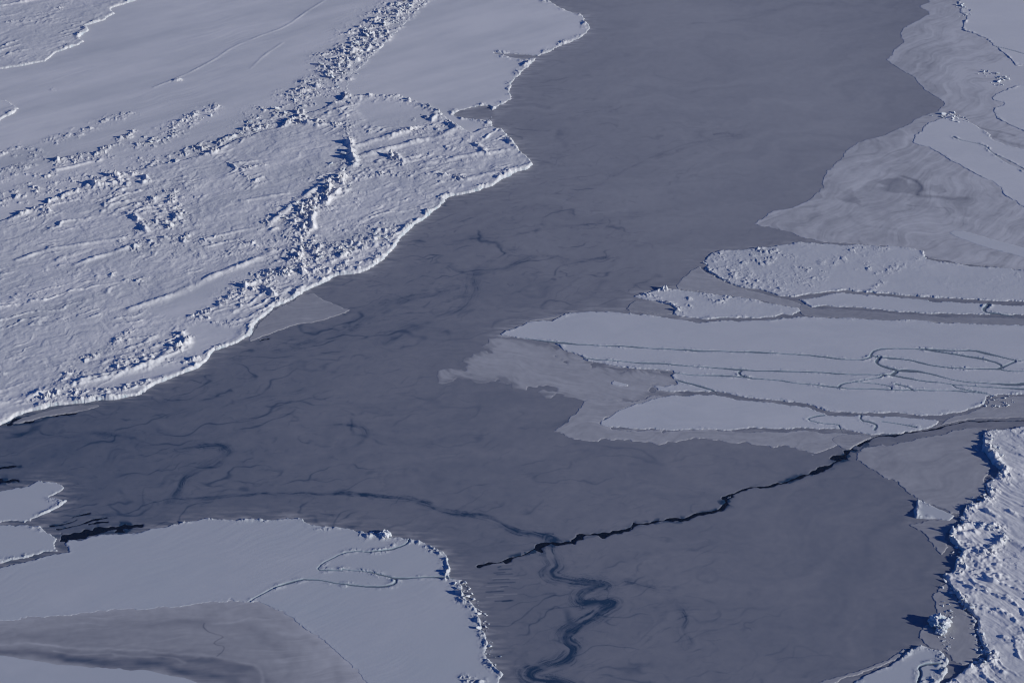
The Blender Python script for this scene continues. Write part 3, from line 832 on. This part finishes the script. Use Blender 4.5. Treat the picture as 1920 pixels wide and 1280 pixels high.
sheet('850,690 880,672 905,655 925,642 939,632 960,630 996,634 1040,642 1056,658 1083,667 1103,679 1144,685 1218,694 1268,705 1275,725 1230,740 1180,756 1150,772 1130,800 1180,806 1150,800 1120,780 1060,742 1010,738 960,725 930,712 900,712 860,716 822,716 825,700',
      'soft pale grey ice fan spreading left of the cracked plates', swirl(.76, .09, -.55, 30, 6, 21, .06, fade=7), warp=3.2, t=.10, edge=3.0, grow=3.0)
sheet('1110,742 1180,752 1255,738 1300,742 1190,762 1150,776 1132,800 1200,806 1400,808 1560,808 1600,815 1560,838 1530,850 1480,845 1430,834 1360,828 1280,826 1180,831 1120,826 1060,820 1035,806 1060,790 1085,775 1090,755',
      'grey swirled ice skirt around the rounded white plate', swirl(.74, .09, .2, 26, 4, 33, .08), warp=2.4)
sheet('1280,520 1300,505 1315,495 1330,515 1400,545 1480,560 1503,570 1506,585 1470,576 1414,563 1330,550 1300,545 1275,545 1265,535',
      'pale grey ice filling the channel behind the tongue shaped floe', swirl(.72, .07, -.3, 30, 4, 44, .05), warp=.8)
sheet('1500,566 1525,580 1560,578 1620,582 1700,588 1760,592 1850,594 1925,596 2100,614 2900,725 2900,740 2100,632 1920,613 1700,603 1600,598 1510,594 1495,585',
      'grey ice filling the long channel above the cracked plates', swirl(.60, .10, -.05, 40, 3, 47, .05), warp=.6)
sheet('1620,822 1690,812 1760,798 1780,780 1830,768 1850,757 1850,745 1925,742 2100,766 2100,778 1925,783 1838,784 1784,793 1750,801 1690,813 1640,817',
      'grey ice filling the gap beside the small ring of rubble', swirl(.70, .10, .1, 20, 3, 49, .05), warp=.6)
sheet('1555,821 1580,812 1610,813 1640,818 1625,826 1608,836 1592,846 1575,840 1562,830',
      'small grey ice tongue at the upper bend of the black crack', swirl(.66, .12, .3, 10, 2.5, 50, .05), warp=.5)
sheet('985,606 990,598 1035,591 1058,587 1062,592 1034,600 1000,603',
      'thin grey ice patch on the long plate upper edge', swirl(.66, .05, 0, 20, 5, 45), warp=.5)
sheet('1170,582 1180,570 1195,560 1230,567 1258,573 1268,582 1262,592 1215,589',
      'grey ice pocket tucked under the tongue shaped floe tip', swirl(.62, .08, -.4, 20, 3, 46, .1), warp=.6)
sheet('591,543 600,560 640,572 662,580 642,590 600,603 550,612 512,624 480,634 470,640 460,640 478,610 500,590 550,556',
      'pale grey ice spit attached to the left floe edge', swirl(.66, .09, .3, 20, 4, 51, .05), warp=1.0)
sheet('170,760 140,758 50,778 20,792 30,797 60,787 110,779 165,770 195,760 180,756',
      'thin grey ice shelf beside the black water sliver on the left', swirl(.56, .12, .3, 14, 3, 52, .1), warp=.7)

BAY_LINES = [(2.2, -.30, '-100,1212 0,1220 60,1228 202,1246 300,1253 380,1268 430,1280'), (4.2, -.17, '120,1222 240,1234 336,1240 440,1258 480,1275'), (2.6, -.12, '300,1236 400,1244 470,1256'),
             (.7, .14, '0,1205 90,1210 180,1218 260,1222 330,1229 390,1234 440,1242 490,1256 494,1280'), (.5, .12, '100,1222 150,1228 200,1227 260,1236 300,1233 350,1244'),
             (3.0, -.08, '-60,1195 60,1190 160,1180 260,1170 370,1166'), (2.0, .06, '0,1183 120,1177 250,1162 360,1150'), (2.0, -.05, '60,1200 200,1196 330,1192'),
             (1.6, -.07, '468,1180 495,1200 525,1222 545,1242 540,1262'), (3.0, .06, '430,1150 500,1165 560,1200 610,1245'), (2.0, -.06, '560,1195 600,1228 640,1275'),
             (.25, -.22, '373,1169 373,1178 384,1186 418,1193 390,1205 402,1212 419,1215 418,1228 410,1236'), (.9, .10, '395,1168 430,1162 470,1158 520,1156'), (1.2, -.08, '440,1262 490,1262 500,1275')]
def tone_bay(X, Y, d, Z):
    u, v = pixel(X.astype(np.float64), Y.astype(np.float64))
    u = u.astype(np.float32); v = v.astype(np.float32)
    f = swirl(.68, .08, .12, 40, 4.5, 63, .05, warp=5)
    t = f(X, Y, d, Z)
    wx = fbm(X / 20, Y / 20, 4, 5) * 2.2; wy = fbm(X / 20, Y / 20, 4, 15) * 2.2
    for (hw, k, sl) in BAY_LINES:
        dd = segdist(X + wx, Y + wy, world(chaikin(pts(sl), False, 2)))
        t = t + 1.25 * k * np.exp(-(dd / hw) ** 2) * (.85 + .4 * gnoise(X / 12, Y / 3, int(hw * 10)))
    t = t + .10 * smooth(500, 620, u) + .10 * np.exp(-np.clip(d - 3.5, 0, 99) / 3.0)
    return t
sheet('-900,1300 -60,1170 168,1150 336,1135 450,1126 487,1131 531,1150 571,1179 621,1214 640,1234 690,1285 720,1340 560,1400 430,1300 340,1270 202,1254 0,1230 -60,1224 -900,1240',
      'grey swirled young ice bay in the lower left corner', tone_bay, warp=.6, t=.195, grow=3.5)
sheet('1610,845 1650,832 1720,822 1800,806 1850,800 1850,815 1842,842 1850,852 1860,880 1850,905 1850,930 1812,948 1795,966 1750,949 1727,938 1715,935 1697,917 1680,902 1646,898 1616,872 1604,858',
      'pale pancake ice field packed against the thick old floe', swirl(.66, .12, .4, 16, 5, 71, .0), warp=1.4)
sheet('1745,975 1790,966 1800,985 1775,1000 1780,1030 1760,1040 1740,1010 1720,990 1700,982',
      'small pale ice patch left of the shadowed ridge', swirl(.60, .1, .4, 12, 3, 72), warp=1.2)
sheet('1775,1080 1790,1115 1822,1150 1832,1165 1832,1200 1845,1225 1815,1250 1785,1245 1775,1228 1740,1212 1715,1190 1730,1175 1745,1165 1752,1140 1742,1115 1760,1100',
      'pale ice apron around the big ice boulder', swirl(.64, .1, 1.0, 12, 4, 73), warp=1.0)
sheet('1540,1290 1600,1268 1670,1243 1705,1215 1725,1206 1690,1215 1650,1240 1600,1258 1560,1270 1480,1285 1440,1320 1480,1420',
      'thin pale ice border along the lower right bay floe', swirl(.66, .08, .4, 14, 4, 74), warp=.8)

# ------------------------------------------------------------------ frozen lead (new ice over the sea) with its cracks
def rbf(ctrl, X, Y, r=70.0):
    num = np.zeros(X.shape, np.float32); den = np.zeros(X.shape, np.float32)
    for u, v, t in ctrl:
        x, y = ground(u, v)
        w = 1.0 / ((X - x) ** 2 + ((Y - y) * .6) ** 2 + r * r * .3) ** 1.5
        num += w * t; den += w
    return num / den

CTRL = [(1300, 60, 0.65), (1500, 200, 0.66), (1100, 180, 0.60), (1250, 350, 0.62), (1050, 330, 0.55), (900, 450, 0.47), (1150, 480, 0.52),
        (1400, 380, 0.59), (760, 520, 0.38), (850, 600, 0.48), (1000, 560, 0.50), (650, 640, 0.40), (700, 700, 0.47), (450, 720, 0.34), (300, 790, 0.28),
        (120, 850, 0.24), (40, 870, 0.20), (250, 930, 0.25), (430, 860, 0.33), (600, 820, 0.44), (600, 960, 0.28), (800, 960, 0.30), (850, 860, 0.45),
        (1000, 800, 0.42), (1020, 760, 0.36), (1200, 870, 0.46), (1100, 950, 0.44), (1400, 860, 0.40), (860, 1060, 0.30), (960, 1140, 0.34), (960, 1240, 0.30), (1000, 1060, 0.42),
        (1200, 1060, 0.46), (1300, 1200, 0.42), (1150, 1230, 0.42), (1450, 1000, 0.44), (1600, 960, 0.42), (1650, 1100, 0.38), (1730, 1050, 0.34),
        (1690, 1180, 0.34), (1500, 1240, 0.40), (1700, 560, 0.40), (1900, 600, 0.38), (1450, 680, 0.36), (1860, 700, 0.36), (1800, 790, 0.50), (1880, 790, 0.50)]
jj, ii = slice(0, NV), slice(0, NU)
T = rbf(CTRL, GX, GY)
wxs = fbm(GX / 60, GY / 60, 4, 101) * 22; wys = fbm(GX / 60, GY / 60, 4, 107) * 22
A2 = (GX + wxs) * .93 + (GY + wys) * .36; B2 = -(GX + wxs) * .36 + (GY + wys) * .93
T = T + .045 * fbm(A2 / 50, B2 / 12, 4, 111) + .02 * fbm(GX / 4, GY / 4, 2, 113) + .012 * FINE
# fine dark wisps, denser where the lead has been sheared
wz = rbf([(1300, 60, .25), (1500, 250, .2), (1250, 280, .5), (1050, 400, .9), (1050, 480, 1.2), (850, 520, 1.3), (700, 600, 1.2), (1300, 450, .3), (800, 800, .25),
          (430, 700, 1.0), (500, 830, 1.0), (200, 850, .8), (650, 850, .7), (600, 930, .9), (1000, 900, .6), (1250, 930, .5), (1200, 1080, .9), (1250, 1180, .9), (1100, 1250, .8),
          (1400, 1000, .15), (1550, 1100, .15), (1350, 1250, .6), (900, 640, .3), (1100, 700, .1)], GX, GY, 40)
def hair(x, y, sc, w, seed, asp=2.2):
    """thin broken contour lines"""
    wx = fbm(x / sc * .5, y / sc * .5, 4, seed + 1) * sc * .55; wy = fbm(x / sc * .5, y / sc * .5, 4, seed + 5) * sc * .55
    a = ((x + wx) * .93 + (y + wy) * .36) / (sc * asp); b = (-(x + wx) * .36 + (y + wy) * .93) / sc
    n = np.abs(gnoise(a, b, seed)) * sc
    br = smooth(.05, .5, fbm(x / (sc * 1.3), y / (sc * 1.3), 3, seed + 9))
    return np.exp(-(n / w) ** 2) * br
T = T - 1.8 * np.clip(wz - .22, .0, 1.1) * (.13 * hair(GX, GY, 12, .35, 311, 3.5) + .06 * hair(GX, GY, 7, .3, 341, 3.0) + .16 * hair(GX, GY, 34, .5, 371, 5.0) + .17 * hair(GX, GY, 16, .5, 201, 3) + .07 * hair(GX, GY, 9, .36, 231, 3.5) + .15 * hair(GX, GY, 24, .55, 261, 4.0) + .06 * hair(GX, GY, 5, .26, 291, 4))
soft = smooth(.62, .95, ridged(A2 / 40, B2 / 9, 3, 121)) * smooth(-.1, .5, fbm(GX / 45, GY / 30, 3, 127))
T = T - wz * .085 * soft

STREAKS = [  # half-width m, strength, points
 (3.5, .50, '1036,1012 1026,1038 1052,1058 1032,1070 1040,1085 1087,1092 1140,1094 1106,1105 1083,1118 1092,1129 1155,1129 1127,1146 1087,1169 1052,1189 1056,1205 1078,1218 1060,1243 1012,1253 990,1263 1004,1274 1056,1279 1090,1300'),
 (2.0, .34, '640,926 690,927 724,929 768,937 808,946 822,957 892,966 929,974 952,991 986,1001 1030,1008 1050,1014'),
 (1.4, .16, '330,938 400,931 500,925 580,925 640,926'),
 (2.6, .22, '316,941 336,921 339,900 356,887 403,867 430,853 420,838 390,832 340,842'),
 (2.2, .10, '100,815 160,812 210,812 245,818 248,828 225,836'),
 (3.0, .13, '1180,1088 1200,1094 1215,1100 1260,1108'),
 (2.4, .14, '1270,1130 1285,1150 1272,1180 1290,1210'),
 (2.2, .14, '950,468 975,478 1040,480 1065,488 1060,496 1140,482'),
 (3.5, .13, '985,486 930,512 880,520 850,505'),
 (4.5, .13, '900,505 880,535 890,560 850,590 780,610 720,640'),
 (5.0, .13, '850,540 760,560 690,590 640,625 580,645 520,655'),
 (1.8, .13, '980,790 1020,800 1060,790'),
 (2.0, .12, '600,800 640,795 690,800 680,830 650,845'),
 (2.0, .16, '1340,252 1360,249 1372,251'),
 (3.0, .10, '1150,330 1230,290 1330,260 1400,255'),
 (3.0, .10, '840,455 950,440 1060,425 1130,420'),
 (3.0, .08, '1300,45 1380,40 1450,20'),
]
for k, (hw, st, s) in enumerate(STREAKS):
    P = world(chaikin(pts(s), False, 2))
    bj, bi = box(P, hw * 3)
    x = GX[bj, bi] + WX1[bj, bi] * 1.0; y = GY[bj, bi] + WY1[bj, bi] * 1.0
    d, arc, sg = segdist(x, y, P, signed=True)
    off = d * sg
    g = np.exp(-(d / hw) ** 2)
    q1 = np.abs(gnoise(off * .8 + .8 * gnoise(x / 10, y / 10, 7), arc / 45, 141 + k))
    q2 = np.abs(gnoise(off * 2.0 + .6 * gnoise(x / 6, y / 6, 9), arc / 30, 151 + k))
    ln = np.exp(-(q1 / .09) ** 2) * .9 + np.exp(-(q2 / .15) ** 2) * .7
    br = np.clip(.75 + 1.1 * fbm(arc / 16, off / 2.5, 2, 161 + k), 0, 1.3)
    core = np.exp(-(d / (hw * .6)) ** 2)
    T[bj, bi] -= 1.25 * st * br * (.46 * core + 1.05 * np.exp(-(d / (hw * .95)) ** 2) * np.clip(ln, 0, 1) * smooth(-.55, .1, fbm(x / 5, y / 5, 3, 171 + k)))
# slush frozen against the floe edges
fr = np.exp(-np.clip(-NEAR, 0, 60) / 3.6) * (NEAR < .5)
T = T + .26 * fr * np.clip(.40 + 1.5 * fbm(GX / 9, GY / 1.8, 3, 161), 0, 1.4) * (UU < 1300)
T = T + .18 * fr * np.clip(.2 + 1.0 * fbm(GX / 8, GY / 2.5, 3, 163), 0, 1.2) * (UU >= 1300)
Z = np.full(GX.shape, .05, np.float32) + .006 * fbm(GX / 6, GY / 6, 2, 171)

OPEN = [  # open-water cracks: half-width m, points
 (.55, '905,1060 939,1054 946,1046 999,1033 1013,1021 1040,1017 1070,1015'),
 (.55, '1070,1015 1083,1008 1137,998 1177,993 1191,984 1245,978 1280,973 1314,964 1347,956'),
 (.50, '1347,956 1367,941 1361,929 1394,921 1434,909 1488,902'),
 (.75, '1488,902 1522,890 1559,872 1576,862'),
 (.7, '1570,866 1576,858 1590,850 1604,838'),
 (.26, '1625,826 1640,817 1690,815 1740,805'), (.16, '1740,805 1784,796 1838,786 1920,786 2100,780'),
 (.9, '1000,1034 1013,1022'), (.8, '1188,990 1196,984'), (1.1, '1360,942 1372,936'), (1.3, '1572,862 1578,856'), (1.5, '1612,832 1620,827'), (1.2, '1598,844 1600,840'),
 (1.0, '0,798 30,790 60,784 100,778 130,772'), (.6, '130,770 165,764'),
 (.5, '484,636 498,633'), (1.1, '118,1006 150,1002 190,996 225,990'), (.5, '225,990 262,982'),
 (.4, '100,985 140,975'), (.35, '108,992 160,982 200,972'), (.3, '130,968 170,964'), (.3, '170,985 200,981'),
 (.7, '-20,905 10,902 36,901'), (.5, '-20,880 12,876 34,874'),
]
for k, (hw, s) in enumerate(OPEN):
    P = world(chaikin(pts(s), False, 1))
    bj, bi = box(P, 6)
    x = GX[bj, bi]; y = GY[bj, bi]
    d = segdist(x + WX1[bj, bi] * 1.6, y + WY1[bj, bi] * 1.6, P)
    w = 1.35 * hw * np.clip(.8 + 1.3 * gnoise(x / 8, y / 8, 181) + 1.1 * gnoise(x / 2.6, y / 2.6, 183), .12, 2.4)
    z = Z[bj, bi]
    Z[bj, bi] = np.minimum(z, -.12 + .17 * smooth(w, w + .35, d))
    pc, cc = blocks(x, y, 2.2, 3)
    T[bj, bi] -= .30 * np.exp(-(d / (hw * 3.2)) ** 4) * (cc > .55) * smooth(-.1, .3, fbm(x / 9, y / 9, 2, 187)) + .10 * np.exp(-(d / (hw * 2.2)) ** 2)
# rafted straight-edged streaks near the foreground floe tip (finger rafting)
for k in range(16):
    v0 = 1060 + k * 4.6 + rng.uniform(-2.2, 2.2); u0 = 908 + rng.uniform(-6, 28) + k * .8; u1 = 962 + rng.uniform(-26, 10)
    P = world(np.array([[u0, v0], [u1, v0 - 1.5]]))
    bj, bi = box(P, 3)
    d = segdist(GX[bj, bi], GY[bj, bi], P)
    T[bj, bi] += rng.choice([-.30, -.2, .16, -.24]) * np.exp(-(d / .34) ** 2)
kv = Z > -.11
cells = kv[:-1, :-1] | kv[1:, :-1] | kv[:-1, 1:] | kv[1:, 1:]
dp = DEEP
cells &= ~(dp[:-1, :-1] & dp[1:, :-1] & dp[:-1, 1:] & dp[1:, 1:])
o = grid_mesh('frozen_lead', M_ICE, jj, ii, cells, Z, np.clip(T, 0, 1))
tag(o, 'dark grey new ice skin covering the wide lead between the floes', None, None, 'structure')

# sea under everything
me = bpy.data.meshes.new('water')
R = 30000.0
me.from_pydata([(-R, -R, -.06), (R, -R, -.06), (R, R, -.06), (-R, R, -.06)], [], [(0, 1, 2, 3)])
me.materials.append(M_WATER)
o = bpy.data.objects.new('water', me); C.objects.link(o)
tag(o, 'black open sea showing in the cracks', None, None, 'structure')

# ------------------------------------------------------------------ ice blocks
def block_mesh(seed):
    r = random.Random(seed)
    bm = bmesh.new()
    fl = r.uniform(.45, .8)
    for k in range(14):
        v = Vector((r.uniform(-1, 1), r.uniform(-1, 1), r.uniform(-1, 1)))
        v = v / max(abs(v.x), abs(v.y), abs(v.z)) * r.uniform(.75, 1)
        bm.verts.new((v.x * .5, v.y * r.uniform(.4, .5), v.z * .5 * fl))
    bmesh.ops.convex_hull(bm, input=bm.verts)
    for v in [v for v in bm.verts if not v.link_faces]: bm.verts.remove(v)
    bmesh.ops.bevel(bm, geom=list(bm.edges), offset=.04, segments=1, affect='EDGES')
    me = bpy.data.meshes.new('ice_block')
    bm.to_mesh(me); bm.free()
    at = me.attributes.new('tone', 'FLOAT', 'POINT')
    at.data.foreach_set('value', np.full(len(me.vertices), r.uniform(.45, .9), np.float32))
    me.materials.append(M_BLOCK)
    return me
BLOCKS = [block_mesh(40 + k) for k in range(12)]

def height_at(x, y):
    u, v = pixel(x, y)
    i = min(max(int(np.searchsorted(UA, u)), 0), NU - 1); j = min(max(int(np.searchsorted(VA, v)), 0), NV - 1)
    return float(TOP[j, i])

# line, spread m, number, size range, label, group
BELTS = [
 ('790,0 760,14 728,36 700,62 680,85 655,108 630,135 605,155', 8, 170, (.7, 2.6), 'jumbled ice block in the long rubble belt at the top', 'blocks of the long rubble belt'),
 ('600,165 560,185 520,212 470,245 420,265', 8, 60, (.6, 2.0), 'ice block scattered at the lower end of the rubble belt', 'blocks at the belt end'),
 ('400,205 350,235 310,265 270,280', 5, 30, (.6, 2.0), 'loose ice block strewn over the smooth snow plain', 'blocks on the snow plain'),
 ('660,290 640,340 600,375 550,405 512,425', 6, 70, (.6, 2.2), 'ice block heaped in the ridge crossing the rough left floe', 'blocks of the left floe ridge'),
 ('735,440 690,455 640,468 590,490 560,510 480,538', 8, 110, (.5, 2.0), 'ice block in the rubble triangle near the left floe edge', 'blocks of the rubble triangle'),
 ('1838,845 1860,815 1880,880 1850,905 1852,930 1812,950 1802,980 1786,1000 1800,1035 1790,1062', 2.2, 130, (.4, 1.7), 'blue white ice block piled on the thick old floe ridge', 'blocks on the old floe ridge'),
 ('1770,1085 1804,1130 1832,1165 1834,1206 1850,1240 1800,1262', 2.2, 90, (.35, 1.5), 'blue white ice block on the lower end of the old floe ridge', 'blocks on the lower ridge'),
 ('1840,990 1876,1000 1884,1010 1856,1032', 2.0, 40, (.4, 1.4), 'ice block on the ring shaped ridge', 'blocks of the ring ridge'),
 ('862,1092 880,1120 900,1150 908,1185 912,1210 928,1250', 2.0, 80, (.35, 1.4), 'blue ice block broken off the foreground floe right edge', 'blocks along the foreground floe edge'),
 ('688,1000 705,1000 732,1006', 1.2, 10, (.5, 1.6), 'blue ice block heaped on the foreground floe upper edge', 'blocks on the foreground floe top'),
 ('1800,10 1815,20 1808,30', 4, 26, (.7, 2.0), 'turquoise ice block in the rubble heap at the top right', 'blocks in the top right heap'),
 ('1840,138 1860,138 1885,148 1860,158', 4, 44, (.7, 2.0), 'turquoise ice block in the heap off the right edge floe', 'blocks in the right heap'),
 ('1762,220 1780,215 1800,222 1790,228', 4, 34, (.7, 1.9), 'turquoise ice block heaped at the wedge floe tip', 'blocks at the wedge tip'),
 ('1776,1130 1782,1150 1778,1180 1772,1205 1782,1225', 2.5, 70, (.25, .9), 'small ice lump strewn beside the big ice boulder', 'lumps beside the boulder'),
 ('1318,490 1335,515 1365,530 1400,541', 1.6, 24, (.4, 1.2), 'ice block along the rounded floe left tip', 'blocks at the rounded floe tip'),
 ('1845,752 1860,745 1885,745 1900,755 1870,762 1850,760', 2.0, 40, (.4, 1.1), 'ice block in the small ring of rubble at the right edge', 'blocks of the small ring'),
]
items = []
for (s, spread, n, (s0, s1), lb, gp) in BELTS:
    P = world(chaikin(pts(s), False, 1))
    L = np.concatenate([[0], np.cumsum(np.hypot(*np.diff(P, axis=0).T))])
    for k in range(n):
        t = rng.uniform(0, L[-1]); q = np.searchsorted(L, t) - 1; q = min(max(q, 0), len(P) - 2)
        f = (t - L[q]) / max(L[q + 1] - L[q], 1e-6)
        x, y = P[q] * (1 - f) + P[q + 1] * f
        x += rng.normal(0, spread * .5); y += rng.normal(0, spread * .5)
        sz = s0 * .8 + (s1 * 1.15 - s0 * .8) * rng.uniform() ** 3.2
        fd = y * cp + CAM_H * sp
        items.append((sz / fd, float(x), float(y), sz, lb, gp, int(rng.integers(0, 12)), rng.uniform(0, 6.28), rng.normal(0, .35), rng.normal(0, .35)))
items.sort(key=lambda t: -t[0])
for (w, x, y, sz, lb, gp, k, rz, rx, ry) in items[:290]:
    o = bpy.data.objects.new('ice_block', BLOCKS[k]); C.objects.link(o)
    o.location = (x, y, height_at(x, y) + sz * .15)
    o.rotation_euler = (rx, ry, rz); o.scale = (sz * 1.35, sz * .95, sz * .8)
    tag(o, lb, 'ice block', gp)
# the many smaller lumps: one mass
cov, cof, base = [], [], 0
from mathutils import Euler, Matrix
for (w, x, y, sz, lb, gp, k, rz, rx, ry) in items[290:]:
    m = Matrix.Translation((x, y, height_at(x, y) + sz * .15)) @ Euler((rx, ry, rz)).to_matrix().to_4x4() @ Matrix.Diagonal((sz * 1.35, sz * .95, sz * .8, 1))
    me = BLOCKS[k]
    cov += [m @ v.co for v in me.vertices]
    cof += [[i + base for i in p.vertices] for p in me.polygons]
    base += len(me.vertices)
me = bpy.data.meshes.new('ice_rubble'); me.from_pydata(cov, [], cof)
at = me.attributes.new('tone', 'FLOAT', 'POINT'); at.data.foreach_set('value', np.full(len(me.vertices), .7, np.float32))
me.materials.append(M_BLOCK)
o = bpy.data.objects.new('ice_rubble', me); C.objects.link(o)
tag(o, 'small broken ice lumps scattered along the ridges', 'ice rubble', None, 'stuff')

# big ice boulder beside the old floe
def boulder(u, v, sx, sy, sz, seed, label):
    x, y = ground(u, v)
    bm = bmesh.new()
    bmesh.ops.create_icosphere(bm, subdivisions=5, radius=1.0)
    co = np.array([v.co[:] for v in bm.verts], np.float32)
    b1, _ = blocks(co[:, 0] * 2 + co[:, 2] * .7, co[:, 1] * 2 + co[:, 2] * 1.1, .75, seed)
    n1 = fbm(co[:, 0] * 1.5 + co[:, 2], co[:, 1] * 1.5 - co[:, 2], 4, seed)
    r = .72 + .30 * b1 + .22 * n1
    for vv, k in zip(bm.verts, r):
        p = vv.co * float(k)
        vv.co = (p.x * sx, p.y * sy, max(p.z, -.25) * sz)
    me = bpy.data.meshes.new('ice_boulder'); bm.to_mesh(me); bm.free()
    at = me.attributes.new('tone', 'FLOAT', 'POINT')
    at.data.foreach_set('value', np.clip(.6 + .5 * n1, 0, 1).astype(np.float32))
    me.materials.append(M_BLOCK)
    o = bpy.data.objects.new('ice_boulder', me); C.objects.link(o)
    o.location = (float(x), float(y), .1 + .2 * sz)
    tag(o, label, 'ice boulder')
boulder(1763, 1172, 4.0, 4.2, 2.6, 3, 'big blue white ice boulder casting a pointed shadow on the dark ice')
boulder(1764, 1186, 2.0, 1.8, 1.3, 5, 'smaller ice boulder close below the big one')
boulder(722, 1004, 2.2, 2.0, 1.5, 8, 'rounded blue ice boulder on the foreground floe upper edge')

# ------------------------------------------------------------------ thin cold air
me = bpy.data.meshes.new('haze')
bm = bmesh.new(); bmesh.ops.create_cube(bm, size=1.0)
bmesh.ops.scale(bm, vec=(5000, 5000, CAM_H + 12), verts=bm.verts)
bmesh.ops.translate(bm, vec=(0, 1200, (CAM_H + 12) / 2 - 1.2), verts=bm.verts)
bm.to_mesh(me); bm.free()
mh = bpy.data.materials.new('haze'); mh.use_nodes = True
hn = mh.node_tree; hn.nodes.clear()
ho = hn.nodes.new('ShaderNodeOutputMaterial'); hv = hn.nodes.new('ShaderNodeVolumePrincipled')
hv.inputs['Color'].default_value = (.80, .88, 1.0, 1); hv.inputs['Density'].default_value = 2.5e-5
hn.links.new(hv.outputs[0], ho.inputs['Volume'])
me.materials.append(mh)
o = bpy.data.objects.new('haze', me); C.objects.link(o); tag(o, 'thin cold haze over the sea ice', None, None, 'stuff')
